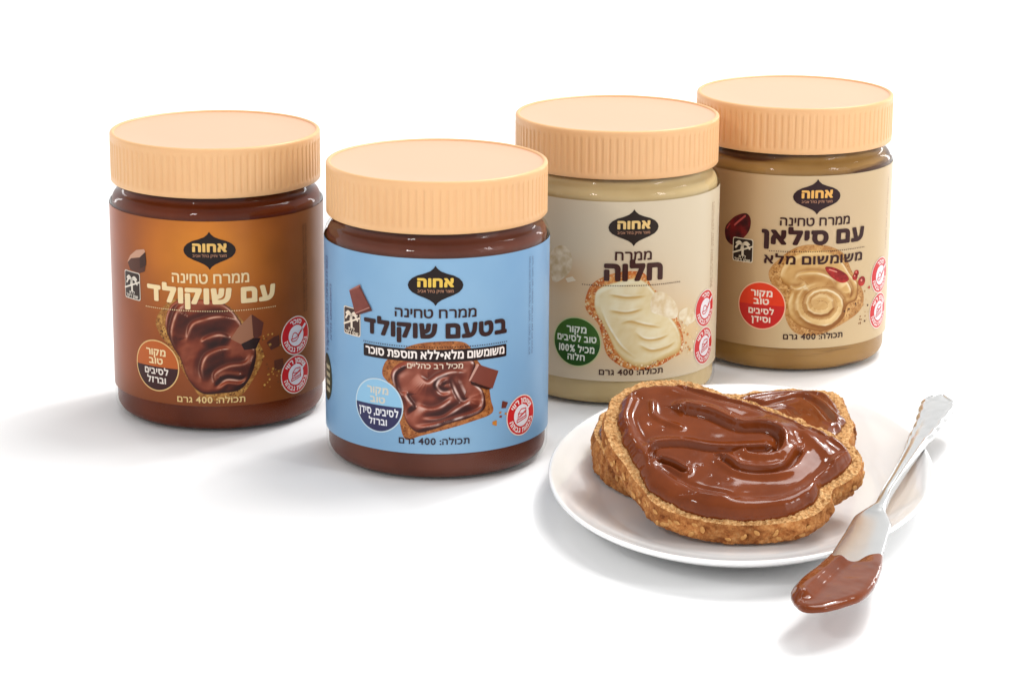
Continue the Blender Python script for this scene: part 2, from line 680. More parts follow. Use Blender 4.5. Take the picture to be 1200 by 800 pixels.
def warning_badge(parent, cx, cz, kind, dz):
    k = Ink()
    k.disc(cx, cz, 8.0, 3, (246, 226, 214), .3)
    k.disc(cx, cz, 7.55, 4, RED, .3)
    k.disc(cx, cz, 4.3, 5, (240, 234, 238), .25)
    top = 'סוכר' if kind == 'spoon' else 'שומן רווי'
    arc_text(k, top, cx, cz, 5.9, 62 if kind == 'spoon' else 118, 1.9, 5, (250, 236, 232), .04)
    arc_text(k, 'בכמות גבוהה', cx, cz, 5.9, 150, 1.9, 5, (250, 236, 232), .04, True)
    if kind == 'spoon':
        bowl = [(cx - 2.9, cz - 1.1), (cx - 2.4, cz - 2.0), (cx - .6, cz - 2.1), (cx + .9, cz - 1.2), (cx + 1.2, cz - .2)]
        k.line(spline(bowl + [(cx - .4, cz - .9), (cx - 2.9, cz - 1.1)], 24), .4, 6, RED)
        k.line(spline([(cx - 2.5, cz - .9), (cx - 1.8, cz + .9), (cx - .7, cz + 1.3), (cx + .4, cz + .6), (cx + 1.0, cz - .2)], 14), .4, 6, RED)
        k.line([(cx + 1.1, cz - .2), (cx + 3.6, cz + 2.2)], .85, 6, RED)
        k.line([(cx + 3.4, cz + 2.0), (cx + 5.3, cz + 3.6)], 1.1, 6, (240, 234, 238))
    else:
        k.line([(cx - 2.7, cz - 2.5), (cx + 2.6, cz - 1.3), (cx + 2.6, cz - .5), (cx - 2.7, cz - 1.6), (cx - 2.7, cz - 2.5)], .4, 6, RED)
        k.line([(cx - 2.2, cz - 1.4), (cx - 2.0, cz + .9), (cx - .4, cz + 2.5), (cx + 2.3, cz + 2.4), (cx + 2.4, cz - .5)], .4, 6, RED)
        k.line([(cx - 2.0, cz + .9), (cx + .6, cz + .6), (cx + 2.3, cz + 1.6)], .35, 6, RED)
        k.line([(cx - 1.4, cz - .4), (cx + 2.4, cz + 1.3)], .6, 7, RED)
        k.line([(cx + 2.4, cz + 1.3), (cx + 5.4, cz + 3.4)], .9, 6, (240, 234, 238))
    k.build('warning_badge', parent, dz)


def nutrition_badge(parent, cx, cz, rim, top, low, lines, dz, r=10.6, split=-.3):
    k = Ink()
    k.disc(cx, cz, r, 3, rim)
    k.disc(cx, cz, r - .5, 4, lambda S, Z: np.where((Z > cz + split)[:, None], np.array(top), np.array(low)), .2)
    for s, dzl, w, h, c in lines:
        text(k, s, cx, cz + dzl, w, h, 5, c, .035, .09)
    k.build('nutrition_badge', parent, dz)


def dotted(k, x0, x1, z, color, layer=6):
    n = int((x1 - x0) / .95)
    for i in range(n + 1):
        x = x0 + (x1 - x0) * i / n
        k.disc(x, z, .24, layer, color, .12)


def picture(k, bread, spread, strokes, crust, pal, seed, layer=1, step=.22, amp=1.5, sharp=26, gl=(.4, 1.2, .8), dkk=1.0):
    """a printed photograph of a spread slice: the print's own tones, on the flat of the label."""
    B = spline(bread, 140, True)
    C = spline(spread, 140, True)
    bs, cs = poly_sdf(B), poly_sdf(C)
    P = [(np.asarray(s[0], float), s[1]) for s in strokes]
    L = np.array([-.35, .55, .75])
    L = L / np.linalg.norm(L)

    def height(S, Z):
        d = -cs(S, Z)
        h = 1.6 * np.sqrt(np.clip(1 - (1 - np.clip(d / 2.4, 0, 1)) ** 2, 0, 1))
        for pts, comps in P:
            h = h + amp * stroke_field(S, Z, pts, comps, taper=.3) * np.clip(d / 1.5, 0, 1)
        return h + .5 * fbm(S * .16, Z * .16, seed + 5, 3), d

    def color(S, Z):
        S, Z = np.asarray(S), np.asarray(Z)
        n1 = fbm(S * .9, Z * .9, seed, 4)[:, None]
        n2 = vnoise(S * 2.2, Z * 2.2, seed + 9)[:, None]
        edge = np.clip(-bs(S, Z) / 2.5, 0, 1)[:, None]
        t = np.clip((n1 - .25) * 2.2, 0, 1) * (.55 + .45 * edge)
        cr = np.array(crust[0]) * (1 - t) + np.array(crust[1]) * t
        cr = np.where(n2 > .78, np.array(crust[2]), cr)
        h, d = height(S, Z)
        e = .12
        gx = (height(S + e, Z)[0] - h) / e
        gy = (height(S, Z + e)[0] - h) / e
        nn = np.stack([-gx, -gy, np.full(len(S), 1.0)], 1)
        nn /= np.linalg.norm(nn, axis=1)[:, None]
        df = np.clip((nn @ L - .2) / .8, 0, 1)[:, None]
        hv = L + np.array([0, 0, 1.])
        hv /= np.linalg.norm(hv)
        h2 = np.array([.45, .35, .82])
        h3 = np.array([-.62, .1, .78])
        sp = ((np.clip(nn @ hv, 0, 1) ** sharp) * gl[0] + (np.clip(nn @ h2, 0, 1) ** (sharp * 3)) * gl[1] + (np.clip(nn @ h3, 0, 1) ** (sharp * 2)) * gl[2])[:, None]
        sp = np.clip(sp, 0, 1)
        w = fbm(S * .12, Z * .12, seed + 3, 3)[:, None]
        df = np.clip(df * (.75 + .5 * w), 0, 1)
        ch = np.array(pal[0]) * (1 - df) + np.array(pal[1]) * df
        ch = ch * (1 - sp) + np.array(pal[2]) * sp
        for pts, comps in P:
            fl = -1 if len(comps) > 1 and len(comps[0]) > 3 and comps[0][2] < comps[0][3] else 1
            dk = stroke_field(S, Z, pts, [(1.5 * fl, .6, .9)], taper=.35)[:, None]
            hl = stroke_field(S, Z, pts, [(-.1 * fl, .85, .42)], taper=.45)[:, None] * np.clip(.35 + 1.3 * (vnoise(S * .35, Z * .35, seed + 21)[:, None] - .2), 0, 1)
            ch = ch * (1 - dk * dkk) + np.array(pal[0]) * dk * dkk
            ch = ch * (1 - hl) + np.array(pal[2]) * hl
        m = np.clip(d / .35 + .5, 0, 1)[:, None]
        return np.clip(cr * (1 - m) + ch * m, 0, 255)
    k.shape(bs, (B[:, 0].min(), B[:, 0].max(), B[:, 1].min(), B[:, 1].max()), step, layer, color)


def speck(col1, col2, seed, f=.8):
    def c(S, Z):
        t = np.clip((fbm(S * f, Z * f, seed) - .25) * 2, 0, 1)[:, None]
        return np.array(col1) * (1 - t) + np.array(col2) * t
    return c


def side_text(parent, s0, z0, z1, color, dz, lines, h=.95, gap=1.7):
    k = Ink()
    for i, ln in enumerate(lines):
        text(k, ln, s0 + gap * i, (z0 + z1) / 2, z1 - z0, h, 3, color, .0, .1, rot=math.pi / 2)
    k.build('small_print', parent, dz)


def make_jar(x, y, yaw, dz, cfg):
    root = bpy.data.objects.new('spread_jar', None)
    COL.objects.link(root)
    root.location = (x, y, 0)
    root.rotation_euler = (0, 0, R_(yaw))
    root['label'], root['category'], root['group'] = cfg['label'], 'jar', 'jars of spread with peach lids'
    # body of clear plastic
    rb = R_LAB - .15
    prof = [(20, 1.6), (33.5, 1.3), (35.5, .1), (37.4, 0)] + arc_prof(rb - 5.2, 5.2, 5.2, -84, 0, 9) + [(rb, 9.8), (rb, 86.5)] + \
        arc_prof(rb - 5.0, 88.2, 5.0, 0, 62, 8) + [(40.1, 93.2), (39.6, 94.2), (39.5, 97.5)]
    put('jar_body', lathe('jar_body', prof, 160, close_end=False), [M_clear], root)
    ins = [(19, 2.6), (33, 2.3), (35, 1.4), (36.4, 1.1)] + arc_prof(rb - 6.0, 6.0, 5.0, -82, 0, 9) + [(rb - 1, 11), (rb - 1, 86)] + \
        arc_prof(rb - 6.4, 87.8, 5.4, 0, 58, 6) + [(39.1, 93.6), (38.4, 95.0), (30, 95.6), (8, 95.3)]
    o = put('spread_filling', lathe('spread_filling', ins, 128), [cfg['fill']], root)
    # lid
    NR = 90

    def rf(r, z, a):
        k = max(0., min(1., (z - 98.6) / .8, (113.3 - z) / .8)) if r > 42 else 0
        ph = (a * NR / (2 * np.pi)) % 1.0
        return r - .32 * k * (np.abs(ph - .5) > .3)
    lp = [(41.0, 97.4), (41.0, 96.3), (42.2, 96.2), (42.5, 96.6), (42.5, 98.5), (42.5, 99.4), (42.5, 106), (42.5, 112.4), (42.5, 113.3), (42.5, 114.6)] + \
        arc_prof(41.4, 115.0, 1.1, 10, 100, 6) + [(40.9, 115.9), (40.6, 115.5)]
    lid = put('lid', lathe('lid', lp, NR * 10, rf, close_start=False, close_end=False), [M_lid], root)
    tp = [(40.65, 115.45), (39.9, 115.3), (25, 115.3), (8, 115.3)]
    put('lid_top', lathe('lid_top', tp, 128, close_start=False), [M_lidtop], lid)
    # label
    s = np.linspace(-124, 124, 250)
    z = np.linspace(11.9, 87.4, 78)
    S, Z = np.meshgrid(s, z)
    V = np.stack([R_LAB * np.sin(S / R_LAB), -R_LAB * np.cos(S / R_LAB), Z], -1).reshape(-1, 3)
    idx = np.arange(S.size).reshape(S.shape)
    q = np.stack([idx[:-1, :-1], idx[:-1, 1:], idx[1:, 1:], idx[1:, :-1]], -1).reshape(-1, 4)
    me = raw_mesh('label', V * MM, [q], lin(cfg['bg'](S.ravel(), Z.ravel())) * cfg.get('base_k', BASE_K))
    lab = put('label', me, [INK], root)
    emblem(lab, 76.6 + dz, cfg.get('emb', (50, 30, 26)), cfg.get('gold', (236, 196, 84)), 0)
    cfg['print'](lab, dz)
    return root


def lerp3(t, a, b):
    t = np.clip(t, 0, 1)[:, None]
    return np.array(a) * (1 - t) + np.array(b) * t

# label artwork, mm round the jar and mm above the table
T = {
'b0':[(-23.5,46),(-18.4,53.3),(-13.7,55.9),(-3.9,56.7),(6.1,53.8),(11.9,47.7),(17.9,39.2),(21,31.4),(16.3,22.1),(10.7,15.7),(2.9,14.3),(-3.7,14.9),(-7.8,19.7),(-12.6,27.4),(-16.2,34.5),(-21.5,40.1)],
'c0':[(-19,44.7),(-16.4,52.9),(-9.9,55.8),(3.8,54.8),(11.3,47.2),(14.2,38.9),(17.8,34.3),(16.4,25.8),(11.4,18.8),(3,17.4),(-4.2,17.4),(-9.6,22.7),(-13.1,31.7),(-16.2,36.4)],
's0a':[(-9.8,37.5),(-7.8,45),(-2.9,47.6),(3.6,48.9),(11.3,46.8)],
's0b':[(-3.5,21.7),(-4,27.9),(-2,32.8),(3.3,35.3),(8.1,35.1)],
's0c':[(1.8,20.5),(1.4,25.4),(6.7,28.4),(13.4,29.2),(15.9,33.2)],
's0d':[(-14.3,34.7),(-16.4,38.8),(-16,44.4),(-13.2,51.4),(-9.4,54)],
's0e':[(-4.3,37.7),(-1.3,40.2),(3.5,41.4),(8.2,39.4)],
's0f':[(0.6,19.3),(5.4,22.9),(11.4,22.5),(14.5,24.7)],
'k0a':[(7.6,39.7),(10.6,44.1),(16.2,49.2),(16.7,41.8),(16.7,39.3),(11.7,37.3)],
'k0b':[(16.2,49.2),(21.3,45.2),(20.2,40.1),(17.3,38.6),(16.7,40.5)],
'k0c':[(11.7,37.3),(16.7,39.3),(19.8,39),(17.8,34.9),(12.9,34.8)],
'k0d':[(22.4,36.8),(25.8,38.7),(28.3,39),(28.6,34.6),(24.4,33.4)],
'k0e':[(25.7,28.9),(30,29.1),(30.3,25),(25.9,24.5)],
'b1':[(-20.4,44.9),(-17.9,48.4),(-9,54.1),(1.1,55.8),(11.3,54.9),(16,47.8),(19.7,42.2),(21.6,32),(22.3,26.6),(13.7,24.1),(2.3,21.2),(-5.6,19),(-11.4,17.2),(-13.7,23.4),(-14.9,32.7),(-17.9,38.2),(-20.7,41.3)],
'c1':[(-17.3,42.4),(-14.8,46.1),(-10.1,48.2),(-0.5,50.9),(7.9,50.2),(14.8,47.4),(14.8,40.4),(18.5,35.3),(19.1,28.8),(13.7,25.9),(5.6,24),(-2.2,21.2),(-7.3,20.4),(-11.4,24.8),(-12.5,31.8),(-16.1,38.4)],
's1a':[(6.2,42.4),(2.2,41.6),(0.6,38.7),(2.8,36.4),(6.7,37.4)],
's1b':[(-7.3,43.2),(-3.3,39.8),(-0.5,41.1),(1.1,42.2),(6.2,43.9),(12.5,42.9)],
's1c':[(-7.3,30.9),(-2.2,29.4),(2.3,30.6),(7.3,34.5)],
's1d':[(-6.2,25.2),(2.3,25.9),(7.9,29.2),(13.1,32.4),(13.1,34.7)],
's1e':[(-11.3,36.5),(-10.8,33.6),(-7.3,29.2)],
's1f':[(5.6,42.1),(7.9,36.2),(10.2,32.6),(13.1,33)],
's1g':[(-10.1,47.4),(-15.7,43.1),(-15.5,37.3),(-12.5,31.8)],
's1h':[(-9,22.1),(-1.7,22.9),(7.9,25.7),(17.3,28.4),(17.9,34.2)],
'k1a':[(16.6,46.1),(24.9,42.6),(22.3,36),(13.1,40.2)],
'k1b':[(15.7,46.6),(16.7,46.1),(13.2,40.1),(12.4,40)],
'k1c':[(13.1,40.1),(22.3,36),(19.7,36),(13.6,38.6)],
'k1d':[(26.7,30.6),(29.5,29.5),(28.4,27.4),(26.3,27.7)],
'k1e':[(22.3,23.1),(24.3,23.4),(24.3,21),(22.3,21.9)],
'k1f':[(25.7,25),(26.7,24.7),(26.4,23.9),(25.3,24.3)],
'b2':[(-19.6,45.5),(-17,52.5),(-10.5,56.8),(-2.7,58.6),(4.7,57.4),(8.3,51.1),(14,47),(20,37.5),(23.4,30.4),(23.8,22.6),(18,20.1),(11.2,17.5),(2.8,16.6),(-3.9,18.3),(-9.9,23),(-12,29.7),(-14.1,36.4),(-18.5,40.9)],
'c2':[(-15.6,45.8),(-14.3,50.6),(-8.4,53.5),(0.7,55.5),(6.1,53.2),(10.5,48),(13.5,43),(17,38),(20.5,33.5),(22.7,28),(22,22.9),(14.8,20.5),(6.9,17.9),(0.1,18.9),(-6,24.4),(-10.7,33.9),(-14.8,41.1)],
's2a':[(-10.3,49.4),(-2.5,48.2),(6.2,48.5)],
's2b':[(-10.2,42.7),(-2.4,41.7),(5,43.2)],
's2c':[(1.1,33.9),(5.2,30.3),(10.9,29.8),(16.9,31.2)],
's2d':[(2.6,28.4),(8.1,25.3),(15.4,25.9),(20.2,28)],
's2e':[(-13.2,45.3),(-10.1,36.6),(-4.1,27.2),(2.7,21.5)],
's2f':[(-5.5,36.7),(-1,38),(5.1,36.4),(13.7,34.3)],
'k2a':[(8.3,47.7),(11.9,49.4),(17.2,46.1),(20.6,40.9),(19.1,37),(11.4,39.6),(7.8,41.6)],
'k2b':[(21.5,39.4),(26.9,40.6),(31.2,35.7),(28.1,33.5),(22.5,34.5)],
'b3':[(-19.5,45.7),(-13.7,52.7),(-7.5,56.8),(-0.5,57.7),(6.9,56.4),(13.5,52.5),(17.8,44.8),(23.4,37.4),(25.7,31.7),(23.2,26.2),(12,21),(2.3,17.7),(-6.8,18.6),(-11.4,24.4),(-13.1,34.3),(-17.7,39.3)],
'c3':[(-14.7,44.7),(-11.7,50.8),(-4.3,54.8),(4.9,54.5),(12.2,50),(17.1,43.6),(21.6,38.4),(21.1,31.8),(16.2,29.8),(14.1,24.1),(6.4,19.5),(-2.4,20.5),(-8.9,24.5),(-11,31.1),(-10,37.7),(-13.3,40.9)],
's3a':[(4.5,30.9),(1.2,31),(0.4,33.7),(3.7,34.9),(7.9,32.6),(8.4,28.6),(4,26.9),(-1.4,28.5),(-2.8,33.1),(0.3,37),(7,37.3),(13,32.8),(13.2,26.8),(7.6,22),(-0.5,23.1),(-5.8,27.2),(-6.7,33.1),(-4.3,37.8),(1.5,40.3),(6.9,40.6)],
's3b':[(-7.6,41),(-6.4,44.3),(0.6,45.2),(7.5,42.6),(10.5,37.7)],
's3c':[(-11.9,38.9),(-6.9,38.4),(-3.1,40.4)],
's3d':[(14,42),(17.5,36.3),(16.9,32.4)],
'k3a':[(4.5,47.3),(6.6,47.7),(10.1,46.6),(14.7,43.9),(16.4,41),(12.6,40.1),(7.4,43.2)],
'd3a':[(20.4,43.5),(23.8,39.4),(19.7,41.9),(29,35.8)],
'sp3':[(20.7,29.9),(17.1,28),(28.5,27.9),(26.9,21.2),(14.7,27.3)],
'ch0a':[(-39.4,66.9),(-36.8,70.5),(-32.9,73.3),(-28.5,74.3),(-27.8,73.3),(-31,70.6),(-36.3,69.4)],
'ch0b':[(-38.8,67.3),(-36.3,69.5),(-31,70.7),(-27.8,73.3),(-27.5,69.5),(-28.4,65.2),(-31.3,64.1),(-37.1,64.5)],
'ch1a':[(-36.5,71.8),(-30.5,74.5),(-25.2,66.4),(-33.3,63.4)],
'ch1b':[(-36.5,71.9),(-30.7,75.1),(-30.2,74.5),(-36.3,71.6)],
'ch1c':[(-33.3,63.6),(-26.2,66.9),(-24.6,66),(-32.4,62.9)],
'date':[(-41.1,61.9),(-38.8,65.2),(-35.3,68.2),(-30.4,69.8),(-28.3,67.1),(-28.9,62.5),(-31.6,58.8),(-36.2,55.1),(-40.4,57.1)],
'hal':[(-36.3,61.9),(-33.7,66.2),(-29.2,67.8),(-25.9,64.3),(-25.8,58.4),(-30.1,53.4),(-34.7,52.2)],
'crumb2':[(-28.4,54.1),(-25.2,55.3),(-23.6,53.7),(-27.3,52.5)],
}
# bread and knife outlines, mm
F = {
'slice':[(-37.9,33.8),(-29.7,40.7),(-20.1,43.3),(-10.7,42.3),(-3.2,38.6),(5.8,33.3),(14.6,28.1),(29.2,18.8),(39,11.1),(46.5,2.1),(48.5,-5.9),(46.4,-12.7),(41.2,-18),(36,-21.9),(33.9,-29),(28.2,-35.6),(19.7,-39.8),(9.3,-41.6),(-3.9,-41.6),(-18.2,-37),(-28,-29),(-32.5,-19),(-35.6,-11),(-38.9,-2),(-41.8,7.1),(-42.6,15.3),(-40.8,25.1)],
'choc':[(-37.2,24.6),(-38.3,16),(-36.5,4.4),(-33.2,-7.4),(-30.4,-20.1),(-25.3,-27.5),(-18.9,-33),(-11.9,-36.9),(-4.7,-38.8),(2.6,-39.6),(9.9,-39.2),(15.5,-38.2),(20,-36.5),(26,-32),(29.5,-28.1),(31.5,-22.1),(35.8,-17.1),(41.5,-11.5),(44.3,-6.6),(43.9,-1.8),(41.4,3.4),(37.5,7.5),(28.1,14.9),(21,20.3),(13.7,25),(3.8,30),(-6.1,35),(-11.2,37.2),(-15,37.9),(-20.9,38.1),(-25.5,37.2),(-30.2,35.5),(-34.3,31.5)],
'e1':[(-16.8,32.2),(-5.6,25.6),(5.5,20.3),(17.8,13.9),(27.1,5.4),(30.4,-3.9),(25.5,-14.1),(18.3,-17.5),(9.6,-17.1),(2.3,-15.1),(-1.5,-9.4)],
'g1':[(-12.5,19.2),(-5.1,16),(4.5,9),(14.6,8.2),(19.2,3.4),(17.4,-4.9),(13.1,-7.4),(8.1,-6.6)],
'g2':[(-27.7,-7.4),(-25.5,-1.2),(-16.6,-0.4),(-6.6,-2.9),(3.4,-3.5),(13.5,-2.9)],
'g3':[(-1.6,-10),(3.5,-15.5),(12.2,-16.7),(19.9,-14.1),(25.2,-5.9)],
'r1':[(29.6,5.4),(33.8,-1.8),(37,-12.1),(31.6,-21.1),(23.2,-29.4),(12.9,-34),(0.6,-34),(-12.7,-31)],
'r2':[(38.1,2.3),(42.9,-4.9),(37.6,-12.1)],
'dim':[(-24.2,-10),(-20.5,-12.1),(-16.7,-15.7)],
'g4':[(-11.5,33.3),(-1.5,27.8),(10.9,22.8),(23.1,16),(32.4,7.5)],
'r3':[(-33.3,26.7),(-35.9,16),(-32.9,1.3),(-26.4,-15.1),(-16,-27.1),(-4.1,-32)],
'r4':[(-25,24.6),(-24.3,16),(-15.8,9.6)],
'g5':[(-26.4,-15.1),(-18.1,-21.1),(-8.4,-24.1),(1.1,-29.1)],
'drip':[(-45.3,18),(-42.7,19),(-41.7,12.7),(-42.3,1.2),(-43.7,-0.9),(-44.1,9.5)],
'bslice':[(6.6,42.9),(17.7,46.9),(31.3,48),(40.4,45.9),(44.7,38.9),(45.7,27.1),(45.7,15.5),(44.6,4.1)],
'bchoc':[(2.8,32.7),(9.9,37.7),(18.5,40.2),(30.3,40.7),(37.3,38.7),(40.8,32.7),(41.6,21.9),(42.4,9.4),(39.8,0),(36.4,-8.3)],
'bst1':[(7.2,25.1),(13.7,22.2),(21.1,27.1),(28.5,31.2),(34,21),(37,3.2)],
'bst2':[(9,29.2),(20.6,34.5),(31.8,35.3),(36.8,31.2),(39.3,15)],
'bst3':[(14.4,17),(21.4,18.2),(23.9,11)],
'kL':[(116.5,798.6),(114.4,810.8),(115.6,817.1),(122.9,829),(132.2,850.4),(139.5,871.1),(145.3,888.2),(149.3,892.8),(153.6,897.4),(158.9,913.5),(164,928.1),(170.2,947.3),(175.9,966.1),(180.6,982.3),(184.1,993.4),(188.9,1011.7),(192.8,1027),(196.5,1031.8),(202.8,1034.2)],
'kR':[(121,798.6),(128.1,802.4),(136.5,810.8),(142.9,826.2),(148.4,846.2),(157.1,880),(157.1,887.3),(157.1,892.8),(158.1,897.4),(162.4,911.6),(171.5,936.1),(181,960.3),(185.2,971.5),(193,987.9),(197.9,1000.2),(203,1011.7),(206.6,1023.4)],
'ks':[(124.9,828.2),(129,842.1),(131.7,847.1),(134.4,839.6),(138.2,840.7),(143.9,847.5),(148,847.1),(148,843.7)],
}

RDG = [(0, 1.5, 3.6, .8), (1.5, -.5, .8, 1.6)]
RDI = [(0, 1.5, .8, 3.6), (-1.5, -.5, 1.6, .8)]
GRV = [(0, -.9, .9), (1.6, .8, 1.4), (-1.6, .6, 1.4)]


# --- brown label: chocolate
def bg_brown(S, Z):
    g = np.exp(-((S + 2) / 30) ** 2 - ((Z - 74) / 26) ** 2)
    c = lerp3(g, (160, 80, 36), (230, 140, 42))
    c = lerp3(np.clip((S - 18) / 30, 0, 1) * .7, c, np.array((150, 96, 52)) + 0 * c)
    c = lerp3(np.clip((-S - 26) / 26, 0, 1) * .5, c, np.array((192, 104, 70)) + 0 * c)
    c = c * (.88 + .26 * fbm(S * .05 + 3, Z * .05, 14, 4)[:, None])
    return lerp3(np.clip((34 - Z) / 26, 0, 1) * .6, c, np.array((132, 72, 34)) + 0 * c)


def print_brown(lab, dz):
    cream = (250, 222, 170)
    k = Ink()
    st = [(T[n], RDG) for n in ('s0a', 's0b', 's0c', 's0d', 's0e')] + [(T['s0f'], GRV)]
    picture(k, T['b0'], T['c0'], st, ((150, 92, 38), (222, 172, 92), (96, 52, 20)), ((44, 12, 8), (156, 58, 26), (248, 200, 176)), 3, sharp=15, amp=1.4, gl=(.35, 1.1, .7))
    k.poly(T['k0a'], 2, (168, 112, 82)); k.poly(T['k0b'], 3, (98, 52, 40)); k.poly(T['k0c'], 4, (44, 20, 16))
    k.poly(T['k0d'], 2, (92, 50, 36)); k.poly(T['k0e'], 2, (96, 52, 34))
    rng = random.Random(4)
    for i in range(34):
        k.disc(rng.uniform(20, 31), rng.uniform(18, 40), rng.uniform(.2, .55), 2, rng.choice([(196, 140, 66), (120, 70, 34), (216, 164, 84)]), .15)
    k.poly(T['ch0b'], 2, (88, 50, 36)); k.poly(T['ch0a'], 3, (206, 156, 128))
    k.poly([(-31, 70.6), (-27.8, 73.3), (-27.5, 68), (-31, 66)], 4, (66, 38, 28))
    k.build('serving_picture', lab)
    k = Ink()
    text(k, 'ממרח טחינה', 0, 62.4, 31, 3.9, 5, cream, .02)
    text(k, 'עם שוקולד', -.3, 54.0, 54, 6.6, 5, cream, .055, .06)
    dotted(k, -28, 26.5, 51.2, cream)
    k.build('product_title', lab)
    palm_badge(lab, -36.2, 58.3, 0)
    nutrition_badge(lab, -24, 27.2, (240, 196, 130), (196, 98, 40), (64, 32, 32), [
        ('מקור', 4.2, 9.6, 2.7, cream), ('טוב', .7, 6.8, 2.5, cream), ('לסיבים', -3.6, 11.6, 2.5, (246, 232, 220)), ('וברזל', -7.2, 9.2, 2.5, (246, 232, 220))], 0)
    warning_badge(lab, 37.2, 37.2, 'spoon', 0)
    warning_badge(lab, 36.8, 21.1, 'block', 0)
    k = Ink()
    text(k, 'תכולה: 400 גרם', -.8, 13.4, 27.5, 2.3, 5, (240, 206, 140), .02)
    k.build('weight_text', lab)
    side_text(lab, 43, 46, 82, (96, 54, 30), 0, ['ממרח טחינה עם שוקולד, לשמור במקום קריר ויבש', 'לנער היטב לפני השימוש, הופרדות שמן היא טבעית'])


# --- blue label: chocolate flavour
def bg_blue(S, Z):
    n = fbm(S * .06, Z * .06, 2, 3)
    return lerp3(np.exp(-(S / 34) ** 2) * .7 + (n - .45) * .6, (140, 188, 230), (164, 206, 238))


def print_blue(lab, dz):
    brown = (52, 24, 22)
    k = Ink()
    st = [(T[n], RDG) for n in ('s1b', 's1c', 's1d', 's1e', 's1g', 's1h')] + [(T['s1a'], GRV), (T['s1f'], GRV)]
    picture(k, T['b1'], T['c1'], st, ((150, 84, 40), (206, 134, 76), (112, 60, 30)), ((54, 18, 14), (164, 70, 44), (252, 230, 220)), 11, sharp=16, amp=1.3, gl=(.35, 1.1, .7))
    k.poly(T['k1a'], 2, (128, 66, 54)); k.poly(T['k1b'], 3, (206, 156, 140)); k.poly(T['k1c'], 3, (58, 28, 22))
    k.poly(T['k1d'], 2, (112, 54, 44)); k.poly(T['k1e'], 2, (206, 130, 50)); k.poly(T['k1f'], 2, (140, 70, 56), .15)
    k.poly([(27.8, 25.4), (28.6, 25.8), (28.9, 25.0), (28, 24.7)], 2, (206, 140, 70), .12)
    k.poly([(25.2, 26.4), (26.4, 26.6), (26.2, 25.6), (25.3, 25.8)], 2, (190, 130, 80), .12)
    k.build('serving_picture', lab)
    palm_badge(lab, -35.5, 59.9, 0, (66, 44, 36), (246, 228, 206), 4.7, 5.4)
    k = Ink()
    k.poly(T['ch1a'], 8, speck((120, 58, 48), (136, 68, 56), 5, .3)); k.poly(T['ch1b'], 9, (172, 108, 96)); k.poly(T['ch1c'], 9, (96, 46, 38))
    k.line([(-25.6, 66.8), (-30.9, 74.2)], .5, 9, (104, 50, 42))
    k.line([(-33.2, 63.5), (-26.2, 66.9)], .35, 10, (190, 130, 116))
    k.build('chocolate_picture', lab)
    k = Ink()
    text(k, 'ממרח טחינה', 0, 64.8, 31, 3.4, 5, brown, .02)
    text(k, 'בטעם שוקולד', -.2, 56.9, 57.4, 5.9, 5, brown, .055, .06)
    dotted(k, -29, 28.4, 53.6, brown)
    k.poly([(-29.2, 52.7), (-29.2, 47.9), (28.4, 47.9), (28.4, 52.7)], 4, (34, 16, 16), .4)
    text(k, 'משומשום מלא•ללא תוספת סוכר', -.4, 49.0, 55.6, 2.9, 5, (252, 240, 232), .035, .07)
    text(k, 'מכיל רב כהליים', -.2, 45.3, 21, 1.9, 6, (240, 214, 190), .015)
    k.build('product_title', lab)
    w = (240, 240, 246)
    nutrition_badge(lab, -22.9, 29.3, (206, 226, 238), (150, 200, 232), (52, 52, 92), [
        ('מקור', 4.6, 9.4, 2.6, (222, 216, 200)), ('טוב', 1.0, 6.6, 2.4, (222, 216, 200)), ('לסיבים, סידן', -3.9, 17.4, 2.7, w), ('וברזל', -7.6, 8.0, 2.4, w)], 0, split=.2)
    warning_badge(lab, 36.7, 23.0, 'block', 0)
    k = Ink()
    text(k, 'תכולה: 400 גרם', -.6, 15.6, 27, 2.3, 5, (50, 36, 48), .02)
    k.build('weight_text', lab)
    side_text(lab, 41.6, 46, 84, (84, 108, 142), 0, ['ממרח טחינה בטעם שוקולד, לשמור במקום קריר ויבש', 'לנער היטב לפני השימוש, הופרדות שמן היא טבעית'], .9, 1.9)
    k = Ink()
    text(k, 'ממרח טחינה בטעם שוקולד', -54.6, 62, 38, 3.0, 3, (82, 92, 142), .0, rot=math.pi / 2)
    text(k, 'משומשום מלא', -50.6, 60, 22, 1.6, 3, (96, 106, 150), .0, rot=math.pi / 2)
    k.disc(-57, 33, 6.2, 3, (64, 74, 62), ky=1.5)
    for i in range(4):
        k.poly([(-58, 27.5 + 3 * i), (-53, 27.5 + 3 * i), (-53, 29.2 + 3 * i), (-58, 29.2 + 3 * i)], 4, (186, 178, 146))
    k.build('back_panel_print', lab)


# --- beige label: halva
def bg_beige(S, Z):
    h = np.exp(-((S + 8) / 26) ** 2 - ((Z - 38) / 20) ** 2)
    c = lerp3(h * .55, (216, 200, 172), (226, 170, 108))
    t = np.exp(-((S - 26) / 12) ** 2 - ((Z - 30) / 12) ** 2)
    c = lerp3(t * .5, c, np.array((232, 186, 120)) + 0 * c)
    h2 = np.exp(-((S + 30) / 9) ** 2 - ((Z - 55) / 7) ** 2)
    return lerp3(h2 * .5, c, np.array((206, 150, 96)) + 0 * c)


